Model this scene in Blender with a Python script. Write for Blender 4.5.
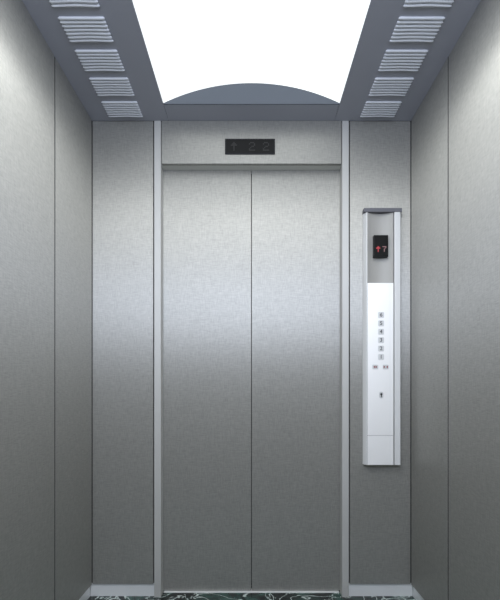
import bpy, bmesh, math
from mathutils import Vector, Matrix

# ------------------------------------------------------------------ scene, camera, light
for o in list(bpy.data.objects):
    bpy.data.objects.remove(o, do_unlink=True)
S = bpy.context.scene
COL = S.collection

F_PX = 440.0                 # focal length in pixels of the 500 x 600 frame
D = 2.2                      # camera to the door wall
EYE = 1.01
cam_data = bpy.data.cameras.new('camera')
cam = bpy.data.objects.new('camera', cam_data)
COL.objects.link(cam)
cam.location = (0, 0, EYE)
cam.rotation_euler = (math.pi / 2, 0, 0)
cam_data.sensor_width = 36.0
cam_data.lens = 36.0 * F_PX / 600.0
cam_data.shift_x = -1.5 / 600.0
cam_data.shift_y = 95.0 / 600.0
cam_data.clip_start = 0.01
S.camera = cam

world = bpy.data.worlds.new('world')
S.world = world
world.use_nodes = True
world.node_tree.nodes['Background'].inputs[0].default_value = (0.9, 0.95, 1.0, 1)
world.node_tree.nodes['Background'].inputs[1].default_value = 0.02

LIGHT_COLOUR = (0.95, 0.99, 0.985)
FILL_LEN, FILL_Y, FILL_W = 1.4, 0.76, 11.2
LIGHT_POWER = 1.05            # luminous vault in the ceiling

# two added fill lights below the vault edges, no real fittings there
for sx in (-1, 1):
    lamp_data = bpy.data.lights.new('added_ceiling_fill', 'AREA')
    lamp_data.shape = 'RECTANGLE'
    lamp_data.size = 0.08; lamp_data.size_y = FILL_LEN
    lamp_data.energy = FILL_W
    lamp_data.color = (0.97, 0.995, 1.0)
    lamp = bpy.data.objects.new('added_ceiling_fill', lamp_data)
    COL.objects.link(lamp)
    lamp.location = (sx * 0.37, FILL_Y, 2.374)

# added bluish fill light behind the viewer, brightens the middle of the walls
rear_fill_data = bpy.data.lights.new('added_rear_fill', 'AREA')
rear_fill_data.shape = 'RECTANGLE'
rear_fill_data.size = 1.40; rear_fill_data.size_y = 0.66
rear_fill_data.energy = 29.0
rear_fill_data.color = (0.855, 0.945, 1.16)
rear_fill = bpy.data.objects.new('added_rear_fill', rear_fill_data)
COL.objects.link(rear_fill)
rear_fill.location = (0, -0.262, 1.98)
rear_fill.rotation_euler = (math.pi / 2, 0, 0)   # faces the doors

S.view_settings.view_transform = 'Standard'
S.view_settings.look = 'None'
S.view_settings.gamma = 1.0
S.view_settings.use_curve_mapping = False
S.view_settings.exposure = 0.0

# dimensions of the car
W = 0.7975                   # half width
H = 2.38                     # height of the ceiling strips
BACK = -0.25                 # wall behind the viewer
VBACK = -0.10                 # rear end of the vault
VX = 0.4145                  # half width of the luminous vault
VEND = 2.078                 # front end of the vault
RISE = 0.094
OPEN = 0.4525                # half width of the door opening
HEAD = 2.165                 # underside of the transom
DOORY = 2.26                 # face of the doors
KICK = 0.065


# ------------------------------------------------------------------ materials
def new_mat(name):
    m = bpy.data.materials.new(name)
    m.use_nodes = True
    nt = m.node_tree
    return m, nt, nt.nodes['Principled BSDF']


def plain(name, col, rough=0.5, metal=0.0, emit=None, power=0.0, spec=0.5):
    m, nt, b = new_mat(name)
    b.inputs['Base Color'].default_value = (*col, 1)
    b.inputs['Roughness'].default_value = rough
    b.inputs['Metallic'].default_value = metal
    b.inputs['Specular IOR Level'].default_value = spec
    if emit:
        b.inputs['Emission Color'].default_value = (*emit, 1)
        b.inputs['Emission Strength'].default_value = power
    return m


def linen_steel(name, col, rough, axis='X', metal=0.6, aniso=0.9, contrast=0.20, bump=0.2):
    """stainless sheet with a fine woven (linen) finish; axis = horizontal direction of the sheet"""
    m, nt, b = new_mat(name)
    N, L = nt.nodes, nt.links
    tc = N.new('ShaderNodeTexCoord')
    outs = []
    for fine, coarse in ((380.0, 34.0), (34.0, 380.0)):
        mp = N.new('ShaderNodeMapping')
        mp.inputs['Scale'].default_value = (fine, 1, coarse) if axis == 'X' else (1, fine, coarse)
        L.new(tc.outputs['Object'], mp.inputs['Vector'])
        nz = N.new('ShaderNodeTexNoise')
        nz.inputs['Scale'].default_value = 1.0
        nz.inputs['Detail'].default_value = 2.0
        L.new(mp.outputs['Vector'], nz.inputs['Vector'])
        outs.append(nz.outputs['Fac'])
    add = N.new('ShaderNodeMath'); add.operation = 'ADD'
    L.new(outs[0], add.inputs[0]); L.new(outs[1], add.inputs[1])
    mr = N.new('ShaderNodeMapRange')
    mr.inputs['From Min'].default_value = 0.6
    mr.inputs['From Max'].default_value = 1.4
    mr.inputs['To Min'].default_value = 0.0
    mr.inputs['To Max'].default_value = 1.0
    L.new(add.outputs[0], mr.inputs['Value'])
    mix = N.new('ShaderNodeMix'); mix.data_type = 'RGBA'
    mix.inputs['A'].default_value = (*[c * (1 - contrast) for c in col], 1)
    mix.inputs['B'].default_value = (*[min(1, c * (1 + contrast)) for c in col], 1)
    L.new(mr.outputs['Result'], mix.inputs['Factor'])
    L.new(mix.outputs['Result'], b.inputs['Base Color'])
    bp = N.new('ShaderNodeBump')
    bp.inputs['Strength'].default_value = bump
    bp.inputs['Distance'].default_value = 0.0005
    L.new(mr.outputs['Result'], bp.inputs['Height'])
    L.new(bp.outputs['Normal'], b.inputs['Normal'])
    b.inputs['Roughness'].default_value = rough
    b.inputs['Metallic'].default_value = metal
    b.inputs['Anisotropic'].default_value = aniso       # upright brushing spreads reflections sideways
    tv = N.new('ShaderNodeCombineXYZ')
    tv.inputs[0 if axis == 'X' else 1].default_value = 1.0
    L.new(tv.outputs[0], b.inputs['Tangent'])
    return m


def marble(name):
    m, nt, b = new_mat(name)
    N, L = nt.nodes, nt.links
    tc = N.new('ShaderNodeTexCoord')
    n1 = N.new('ShaderNodeTexNoise')
    n1.inputs['Scale'].default_value = 6.0
    n1.inputs['Detail'].default_value = 6.0
    n1.inputs['Distortion'].default_value = 1.6
    L.new(tc.outputs['Object'], n1.inputs['Vector'])
    r1 = N.new('ShaderNodeValToRGB')
    e = r1.color_ramp.elements
    e[0].position = 0.42; e[0].color = (0.006, 0.009, 0.008, 1)
    e[1].position = 0.62; e[1].color = (0.035, 0.075, 0.062, 1)
    L.new(n1.outputs['Fac'], r1.inputs['Fac'])
    n2 = N.new('ShaderNodeTexNoise')
    n2.inputs['Scale'].default_value = 6.5
    n2.inputs['Detail'].default_value = 4.0
    n2.inputs['Distortion'].default_value = 2.2
    L.new(tc.outputs['Object'], n2.inputs['Vector'])
    r2 = N.new('ShaderNodeValToRGB')
    e = r2.color_ramp.elements
    e[0].position = 0.475; e[0].color = (0, 0, 0, 1)
    e[1].position = 0.525; e[1].color = (0, 0, 0, 1)
    c = r2.color_ramp.elements.new(0.50); c.color = (1, 1, 1, 1)
    L.new(n2.outputs['Fac'], r2.inputs['Fac'])
    mix = N.new('ShaderNodeMix'); mix.data_type = 'RGBA'
    mix.inputs['B'].default_value = (0.55, 0.62, 0.58, 1)
    L.new(r2.outputs['Color'], mix.inputs['Factor'])
    L.new(r1.outputs['Color'], mix.inputs['A'])
    L.new(mix.outputs['Result'], b.inputs['Base Color'])
    b.inputs['Roughness'].default_value = 0.12
    b.inputs['Specular IOR Level'].default_value = 0.3
    return m


STEEL = (0.412, 0.406, 0.380)
M_FRONT = linen_steel('linen_steel_front', STEEL, 0.5, 'X')
M_SIDE = linen_steel('linen_steel_side', STEEL, 0.5, 'Y')
M_POLISH = plain('polished_steel', (0.49, 0.485, 0.465), 0.4, 0.2)
M_HEAD = plain('door_head_paint', (0.62, 0.62, 0.58), 0.5)
M_KICK = plain('kick_plate_steel', (0.86, 0.87, 0.87), 0.3, 0.3)
M_GAP = plain('dark_joint', (0.03, 0.03, 0.03), 0.8)
M_SOFFIT = plain('blue_grey_paint', (0.33, 0.34, 0.385), 0.5)
M_END_SHADED = plain('shaded_blue_grey_paint', (0.120, 0.133, 0.152), 0.7, spec=0.1)  # soffit paint with shade put into the colour, offsets the vault's glow
M_VENT = plain('pale_grey_enamel', (0.74, 0.76, 0.80), 0.4)
M_VENTB = plain('vent_recess_grey', (0.66, 0.68, 0.72), 0.5)
M_LIGHT = plain('lit_diffuser', (0.5, 0.5, 0.5), 0.6, 0, LIGHT_COLOUR, LIGHT_POWER)
M_FLOOR = marble('dark_green_marble')
M_ALU = plain('aluminium', (0.85, 0.86, 0.84), 0.35, 0.3)
M_PLATE = plain('satin_face_plate', (0.97, 0.96, 0.94), 0.45, 0.4)
M_RAIL = plain('satin_rail', (0.70, 0.70, 0.69), 0.4, 0.15)
M_CHANNEL = plain('warm_grey_channel', (0.37, 0.36, 0.335), 0.5, 0.0)
M_CAP = plain('cap_grey', (0.14, 0.14, 0.155), 0.6, spec=0.2)
M_SCREEN = plain('black_screen', (0.008, 0.008, 0.008), 0.3, spec=0.15)
M_RED = plain('red_led', (0.2, 0.01, 0.01), 0.5, 0, (1.0, 0.12, 0.16), 0.30)
M_PINK = plain('pale_red_led', (0.15, 0.08, 0.08), 0.5, 0, (0.75, 0.40, 0.42), 0.18)
M_DIM = plain('dim_segment', (0.046, 0.046, 0.044), 0.7, spec=0.1)
M_BUTTON = plain('button_grey', (0.66, 0.66, 0.65), 0.4, 0.2)
M_RING = plain('button_ring', (0.72, 0.72, 0.72), 0.35, 0.3)
M_INK = plain('black_ink', (0.02, 0.02, 0.022), 0.6, spec=0.15)
M_NUMERAL = plain('grey_ink', (0.11, 0.11, 0.115), 0.6, spec=0.2)
M_REDINK = plain('dark_red_ink', (0.22, 0.03, 0.03), 0.6)


# ------------------------------------------------------------------ helpers
def link(name, bm, mat, parent=None, smooth=False):
    bmesh.ops.recalc_face_normals(bm, faces=bm.faces)
    me = bpy.data.meshes.new(name)
    bm.to_mesh(me); bm.free()
    me.materials.append(mat)
    if smooth:
        for p in me.polygons:
            p.use_smooth = True
    o = bpy.data.objects.new(name, me)
    COL.objects.link(o)
    if parent is not None:
        o.parent = parent
        o.matrix_parent_inverse = Matrix.Translation(-Vector(parent.location))
    return o


def box(bm, x0, x1, y0, y1, z0, z1, bev=0.0, seg=2):
    b = bmesh.new()
    bmesh.ops.create_cube(b, size=1.0)
    for v in b.verts:
        v.co = Vector((x0 + (v.co.x + .5) * (x1 - x0), y0 + (v.co.y + .5) * (y1 - y0), z0 + (v.co.z + .5) * (z1 - z0)))
    if bev:
        bmesh.ops.bevel(b, geom=list(b.edges), offset=bev, segments=seg, profile=0.5, affect='EDGES')
    me = bpy.data.meshes.new('tmp'); b.to_mesh(me); b.free()
    bm.from_mesh(me); bpy.data.meshes.remove(me)
    return bm


def prism(bm, pts, axis, a0, a1):
    """extrude a closed 2-D outline: axis 'Z' -> pts are (x, y); 'Y' -> (x, z); 'X' -> (y, z)"""
    def P(p, a):
        return {'Z': (p[0], p[1], a), 'Y': (p[0], a, p[1]), 'X': (a, p[0], p[1])}[axis]
    lo = [bm.verts.new(P(p, a0)) for p in pts]
    hi = [bm.verts.new(P(p, a1)) for p in pts]
    bm.faces.new(lo); bm.faces.new(list(reversed(hi)))
    n = len(pts)
    for i in range(n):
        j = (i + 1) % n
        bm.faces.new((lo[i], lo[j], hi[j], hi[i]))
    return bm


def B(*a, **k):
    return box(bmesh.new(), *a, **k)


def structure(o, label=None, cat=None):
    o['kind'] = 'structure'
    if label:
        o['label'] = label
    if cat:
        o['category'] = cat
    return o


def thing(name, loc, label, cat, group=None):
    o = bpy.data.objects.new(name, None)
    o.empty_display_size = 0.05
    COL.objects.link(o)
    o.location = loc
    o['label'] = label; o['category'] = cat
    if group:
        o['group'] = group
    return o


def rounded(w, h, r, n=5):
    pts = []
    for cx, cz, a in ((w - r, h - r, 0), (r - w, h - r, 90), (r - w, r - h, 180), (w - r, r - h, 270)):
        for i in range(n + 1):
            t = math.radians(a + 90 * i / n)
            pts.append((cx + r * math.cos(t), cz + r * math.sin(t)))
    return pts


def px(x, y, depth):
    """a photo position on a plane facing the viewer at this distance"""
    return (x - 251.5) * depth / F_PX, EYE + (395.0 - y) * depth / F_PX


# ------------------------------------------------------------------ the setting
structure(link('floor', B(-W - .03, W + .03, BACK - .02, DOORY + .10, -.05, 0), M_FLOOR),
          'dark green and black marble floor with white veins', 'floor')

# side walls: dark backing, sheets with narrow joints, recessed kick plates
SEAMS = [BACK, 0.18, 0.98, 1.785, D]
for side, s in (('left', -1), ('right', 1)):
    xs = sorted((s * (W + .016), s * (W + .05)))
    wl = structure(link('wall_' + side, B(xs[0], xs[1], BACK - .02, D + .10, 0, 2.6), M_GAP),
                   {'left': 'linen finish steel wall opposite the button panel',
                    'right': 'linen finish steel wall beside the button panel'}[side], 'wall')
    for a, b in zip(SEAMS[:-1], SEAMS[1:]):
        xs = sorted((s * W, s * (W + .015)))
        link('panel', B(xs[0], xs[1], a + .0045, b - .0045, KICK, H + .02), M_SIDE, wl)
    for a in SEAMS[1:-1]:
        xs = sorted((s * (W + .0008), s * (W + .0155)))
        link('joint', B(xs[0], xs[1], a - .0046, a + .0046, KICK + .001, H + .019), M_GAP, wl)
    xs = sorted((s * (W + .012), s * (W + .0158)))
    structure(link('baseboard_' + side, B(xs[0], xs[1], BACK, D + .006, 0.0005, KICK - .001), M_KICK),
              'bright steel kick plate along the %s wall' % side, 'kick plate')

# wall behind the viewer, with a made-up opening for the added fill light
bm = bmesh.new()
box(bm, -W - .05, W + .05, BACK - .07, BACK - .02, 0, 1.62)
box(bm, -W - .05, W + .05, BACK - .07, BACK - .02, 2.34, 2.6)
for s in (-1, 1):
    xs = sorted((s * .72, s * (W + .05)))
    box(bm, xs[0], xs[1], BACK - .07, BACK - .02, 1.62, 2.34)
wb = structure(link('wall_back', bm, M_GAP), 'steel wall facing the doors, with an opening for the added fill light', 'wall')
for a, b in ((-W, -.27), (-.27, .27), (.27, W)):
    link('panel', B(a + .002, b - .002, BACK - .018, BACK - .003, KICK, 1.62, bev=.0012), M_FRONT, wb)

# door wall: backing round the opening, two return panels and the transom
bm = bmesh.new()
box(bm, -W - .016, -OPEN - .0005, D + .016, D + .05, 0, 2.6)
box(bm, OPEN + .0005, W + .016, D + .016, D + .05, 0, 2.6)
box(bm, -OPEN - .0005, OPEN + .0005, D + .016, D + .05, HEAD + .031, 2.6)
wf = structure(link('wall_front', bm, M_GAP), 'linen finish steel wall around the doors', 'wall')
STRIP = 0.4855
for s in (-1, 1):
    xs = sorted((s * (STRIP + .0065), s * (W - .0025)))
    link('return_panel', B(xs[0], xs[1], D, D + .015, KICK, H - .0005, bev=.0012), M_FRONT, wf)
link('transom', B(-OPEN + .0035, OPEN - .0035, D - .004, D + .0155, HEAD, H - .0005, bev=.0012), M_FRONT, wf)
for side, s in (('left', -1), ('right', 1)):
    xs = sorted((s * (STRIP + .002), s * (W + .0115)))
    structure(link('baseboard_front_' + side, B(xs[0], xs[1], D + .008, D + .0155, 0.0005, KICK - .001), M_KICK),
              {'left': 'bright steel kick plate under the plain return panel',
               'right': 'bright steel kick plate under the button panel'}[side], 'kick plate')
# polished jamb strips that turn into the opening
for n, s in ((1, -1), (2, 1)):
    bm = bmesh.new()
    pts = [(s * STRIP, D - .003), (s * (OPEN + .0015), D - .003), (s * OPEN, D - .0015), (s * OPEN, DOORY - .004),
           (s * (OPEN + .004), DOORY - .004), (s * (OPEN + .004), D + .0155), (s * STRIP, D + .0155)]
    prism(bm, pts, 'Z', 0.0005, H - .0005)
    structure(link('trim_%d' % n, bm, M_POLISH), 'polished steel jamb strip on the %s of the doors' % ('left' if s < 0 else 'right'), 'door jamb')

# header soffit between transom and doors, sill at the doors
structure(link('trim_3', B(-OPEN, OPEN, D + .0165, DOORY + .04, HEAD + .0006, HEAD + .03), M_HEAD), 'steel underside of the transom above the doors', 'door head')
structure(link('trim_4', B(-OPEN + .004, OPEN - .004, DOORY - .014, DOORY + .03, 0.0003, 0.003, bev=.0008), M_ALU), 'thin aluminium sill at the foot of the doors', 'sill')
# two sliding leaves
for n, (a, b) in ((1, (-OPEN - .03, -.0015)), (2, (.0015, OPEN + .03))):
    structure(link('door_%d' % n, B(a, b, DOORY, DOORY + .03, 0.006, HEAD + .0005, bev=.0015), M_FRONT),
              '%s leaf of the closed linen steel sliding doors' % ('left' if n == 1 else 'right'), 'door')
structure(link('wall_shaft', B(-W - .05, W + .05, DOORY + .10, DOORY + .12, 0, 2.6), M_GAP), 'dark shaft behind the doors', 'wall')

# ceiling: closed top with blue-grey strips hung below it
ce = structure(link('ceiling', B(-W - .05, W + .05, BACK - .07, DOORY + .12, 2.60, 2.64), M_GAP), 'blue grey ceiling strips around the lit vault', 'ceiling')
for s in (-1, 1):
    xs = sorted((s * (VX + .0005), s * (W - .0003)))
    link('side_strip', B(xs[0], xs[1], BACK, D - .0005, H, H + .004), M_SOFFIT, ce)
link('end_strip', B(-VX + .001, VX - .001, VEND, D - .0005, H, H + .004), M_SOFFIT, ce)
R = (VX * VX + RISE * RISE) / (2 * RISE)
ZC = H + .0045 + RISE - R
half = math.asin(VX / R)


def arc(r, n=40):
    k = half * (VX / VX)
    return [(r * math.sin(-k + 2 * k * i / n), ZC + r * math.cos(-k + 2 * k * i / n)) for i in range(n + 1)]


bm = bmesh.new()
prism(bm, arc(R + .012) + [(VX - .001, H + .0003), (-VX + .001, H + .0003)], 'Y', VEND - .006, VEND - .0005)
link('arched_end_plate', bm, M_END_SHADED, ce)
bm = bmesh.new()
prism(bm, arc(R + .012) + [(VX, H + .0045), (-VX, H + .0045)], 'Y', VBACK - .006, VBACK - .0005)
link('arched_end_plate', bm, M_END_SHADED, ce)
link('rear_strip', B(-VX + .001, VX - .001, BACK, VBACK, H, H + .004), M_SOFFIT, ce)
bm = bmesh.new()
prism(bm, arc(R) + list(reversed(arc(R + .006))), 'Y', VBACK, VEND - .0065)
o = link('ceiling_light', bm, M_LIGHT)
o['label'] = 'glowing white arched light panel running down the middle of the ceiling'
o['category'] = 'ceiling light'

# ------------------------------------------------------------------ louvred vents in the ceiling strips
VX0, VX1, VLEN, VPITCH, VFIRST = 0.533, 0.702, 0.118, 0.153, 2.048


def vent_meshes():
    w = (VX1 - VX0) / 2
    bm = bmesh.new()
    prism(bm, rounded(w - .002, VLEN / 2 - .002, .006), 'Z', -.002, 0)
    bm2 = bmesh.new()
    n = 7
    for i in range(n):
        yc = -VLEN / 2 + .008 + (VLEN - .016) * i / (n - 1)
        m = 24
        prof = [(-.0060, -.0022), (-.0062, -.0075), (-.0030, -.0085), (.0010, -.0070), (.0058, -.0026)]
        rows = []
        for k in range(m + 1):
            u = -1 + 2 * k / m
            bow = -.0032 * (i / (n - 1)) * (0.5 + 0.5 * math.cos(math.pi * u))
            end = 1.0 if abs(u) < .97 else .55
            rows.append([bm2.verts.new((u * w, yc + bow + p[0] * end, p[1] if end == 1 else -.0022 + (p[1] + .0022) * end)) for p in prof])
        for k in range(m):
            for q in range(len(prof)):
                r = (q + 1) % len(prof)
                bm2.faces.new((rows[k][q], rows[k][r], rows[k + 1][r], rows[k + 1][q]))
        bm2.faces.new(rows[0]); bm2.faces.new(list(reversed(rows[-1])))
    return bm, bm2


ORD = ['closest to the doors', 'second from the doors', 'third from the doors', 'fourth from the doors', 'farthest from the doors']
back0 = slat0 = None
for s, where in ((-1, 'plain left wall'), (1, 'wall by the button panel')):
    for i in range(5):
        y = VFIRST + VLEN / 2 - i * VPITCH
        t = thing('ceiling_vent', (s * (VX0 + VX1) / 2, y, H - .0002),
                  'pale louvred vent above the %s, %s' % (where, ORD[i]), 'ceiling vent', 'louvred vents in the ceiling strips')
        if back0 is None:
            a, b = vent_meshes()
            back0 = link('backing', a, M_VENTB); slat0 = link('slats', b, M_VENT)
            bk, sl = back0, slat0
        else:
            bk, sl = back0.copy(), slat0.copy()
            COL.objects.link(bk); COL.objects.link(sl)
        bk.parent = t; sl.parent = t


# ------------------------------------------------------------------ writing made of dots and strokes
def glyph(bm, rows, cx, cz, cell, y0, y1, fill=0.86):
    h, w = len(rows), len(rows[0])
    for r, row in enumerate(rows):
        for c, ch in enumerate(row):
            if ch == '#':
                x = cx + (c - (w - 1) / 2) * cell
                z = cz + ((h - 1) / 2 - r) * cell
                d = cell * fill / 2
                box(bm, x - d, x + d, y0, y1, z - d, z + d)
    return bm


UP = ['..#..', '.###.', '#####', '..#..', '..#..', '..#..', '..#..']
TWO = ['.###.', '#...#', '....#', '..##.', '.#...', '#....', '#####']
SEVEN = ['#####', '....#', '...#.', '..#..', '..#..', '..#..', '..#..']

# indicator above the doors
ty = D - .0045
x0, z1 = px(225, 139, ty); x1, z0 = px(275, 154.5, ty)
t = thing('floor_indicator', ((x0 + x1) / 2, ty, z0), 'black rectangular floor indicator set in the transom above the doors', 'indicator')
link('bezel', B(x0, x1, ty - .004, ty, z0, z1, bev=.0015), M_INK, t)
sc = link('screen', B(x0 + .006, x1 - .006, ty - .0052, ty - .0042, z0 + .006, z1 - .006), M_SCREEN, t)
for name, g, gx in (('arrow', UP, 234), ('numeral', TWO, 252), ('numeral', TWO, 266)):
    cx, cz = px(gx, 147, ty)
    link(name, glyph(bmesh.new(), g, cx, cz, .0062, ty - .0060, ty - .0053), M_DIM, sc)

# ------------------------------------------------------------------ car operating panel
P = 0.035
FY = D - P                   # front plane of the panel
zt = px(0, 208, FY)[1]; zb = px(0, 465, FY)[1]
zcap = px(0, 212.0, FY)[1]; zplate = px(0, 283, FY)[1]; zsplit = px(0, 435.5, FY)[1]
XL = 0.555; XA = px(367.5, 0, FY)[0]; XB = px(393.5, 0, FY)[0]; XR0 = px(394.6, 0, FY)[0]; XR1 = px(400.8, 0, FY)[0]; XW = 0.7395
XC = (XA + XB) / 2
WY = D - .0003
t = thing('elevator_control_panel', (XC, D, zb), 'tall white and silver button panel on the return wall beside the doors', 'control panel')
link('housing', B(XA - .004, XR0 + .004, D - .009, WY, zb + .001, zcap), M_RAIL, t)
bm = bmesh.new()
prism(bm, [(XL, WY), (XL + .001, D - .012), (XA - .004, FY + .0015), (XA - .001, FY), (XA - .0004, FY + .002), (XA - .0004, D - .0095), (XL + .004, D - .0095), (XL + .004, WY)], 'Z', zb, zcap)
link('side_rail', bm, M_RAIL, t)
bm = bmesh.new()
prism(bm, [(XR0, D - .0095), (XR0, FY + .001), (XR0 + .002, FY), (XR1 - .003, FY), (XR1, FY + .004), (XW, D - .01), (XW, WY), (XW - .004, WY), (XW - .004, D - .0095)], 'Z', zb, zcap)
link('side_rail', bm, M_RAIL, t)
link('cap', B(XL - .001, XW + .001, FY - .002, WY, zcap + .0003, zt, bev=.0012), M_CAP, t)

# hollow channel behind the display
n = 20
front = []
for i in range(n + 1):
    u = -1 + 2 * i / n
    front.append((XC + u * (XB - XA) / 2, FY + .004 + .020 * (1 - u * u)))
bm = bmesh.new()
prism(bm, front + [(XB, D - .0092), (XA, D - .0092)], 'Z', zplate - .03, zcap - .0002)
link('curved_channel', bm, M_CHANNEL, t)

# display
dy = FY - .005
x0, z1 = px(374, 235, dy); x1, z0 = px(388.3, 256.5, dy)
dp = link('display', B(x0, x1, dy, FY + .028, z0, z1, bev=.001), M_SCREEN, t)
cx, cz = px(378.2, 249, dy)
link('arrow', glyph(bmesh.new(), UP, cx, cz, .0041, dy - .0008, dy - .0001, 1.0), M_RED, dp)
cx, cz = px(384.3, 249, dy)
link('numeral', glyph(bmesh.new(), SEVEN, cx, cz, .0038, dy - .0008, dy - .0001, 1.0), M_PINK, dp)

# face plate and access cover
link('face_plate', B(XA + .0003, XB, FY - .001, FY + .003, zsplit + .0006, zplate, bev=.0008), M_PLATE, t)
link('access_cover', B(XA + .0003, XB, FY - .0005, FY + .003, zb, zsplit - .0006, bev=.0008), M_PLATE, t)
link('plate_support', B(XA + .002, XB - .002, FY + .0032, D - .0095, zb + .002, zplate - .031), M_GAP, t)

PY = FY - .001               # surface of the face plate


def text_mesh(body, size, cx, cz, y, mat, parent, name):
    cu = bpy.data.curves.new(name, 'FONT')
    cu.body = body; cu.size = size; cu.align_x = 'CENTER'; cu.align_y = 'CENTER'; cu.extrude = .0003
    cu.offset = size * .02
    tmp = bpy.data.objects.new('tmp', cu)
    COL.objects.link(tmp)
    bpy.context.view_layer.update()
    me = bpy.data.meshes.new_from_object(tmp.evaluated_get(bpy.context.evaluated_depsgraph_get()))
    bpy.data.objects.remove(tmp, do_unlink=True)
    me.transform(Matrix.Translation((cx, y, cz)) @ Matrix.Rotation(math.pi / 2, 4, 'X'))
    me.materials.clear(); me.materials.append(mat)
    o = bpy.data.objects.new(name, me)
    COL.objects.link(o)
    o.parent = parent
    return o


def button(cx, cz, hw, hh, r, name):
    bm = bmesh.new()
    prism(bm, [(x + cx, z + cz) for x, z in rounded(hw, hh, r)], 'Y', PY - .0010, PY + .0003)
    ring = link(name, bm, M_RING, t)
    bm = bmesh.new()
    prism(bm, [(x + cx, z + cz) for x, z in rounded(hw - .002, hh - .002, max(r - .002, .001))], 'Y', PY - .0022, PY - .0008)
    link('cap', bm, M_BUTTON, ring)
    return ring


for ch, gy in zip('654321', (315, 323.4, 331.8, 340.2, 348.6, 357)):
    cx, cz = px(381, gy, PY)
    b = button(cx, cz, .0145, .0145, .005, 'floor_button')
    text_mesh(ch, .026, cx, cz, PY - .0024, M_NUMERAL, b, 'numeral').parent = b
for name, gx, ds in (('door_open_button', 375.2, -1), ('door_close_button', 385.6, 1)):
    cx, cz = px(gx, 367, PY)
    b = button(cx, cz, .0145, .0115, .005, name)
    bm = bmesh.new()
    for q in (-1, 1):
        tip = q * (1 if ds < 0 else -1)
        a = cx + q * .0058
        prism(bm, [(a + tip * .0045, cz), (a - tip * .0045, cz + .0065), (a - tip * .0045, cz - .0065)], 'Y', PY - .0027, PY - .0021)
    link('arrow_symbol', bm, M_REDINK, b)
cx, cz = px(381.2, 395, PY)
bm = bmesh.new()
prism(bm, [(cx + x, cz + z) for x, z in rounded(.010, .0165, .0098)], 'Y', PY - .002, PY + .0003)
k = link('key_switch', bm, M_BUTTON, t)
bm = bmesh.new()
prism(bm, [(cx + x, cz + .004 + z) for x, z in rounded(.0055, .0055, .0054)], 'Y', PY - .0026, PY - .0018)
prism(bm, [(cx - .0025, cz + .002), (cx + .0025, cz + .002), (cx + .0025, cz - .011), (cx - .0025, cz - .011)], 'Y', PY - .0026, PY - .0018)
link('keyhole', bm, M_INK, k)
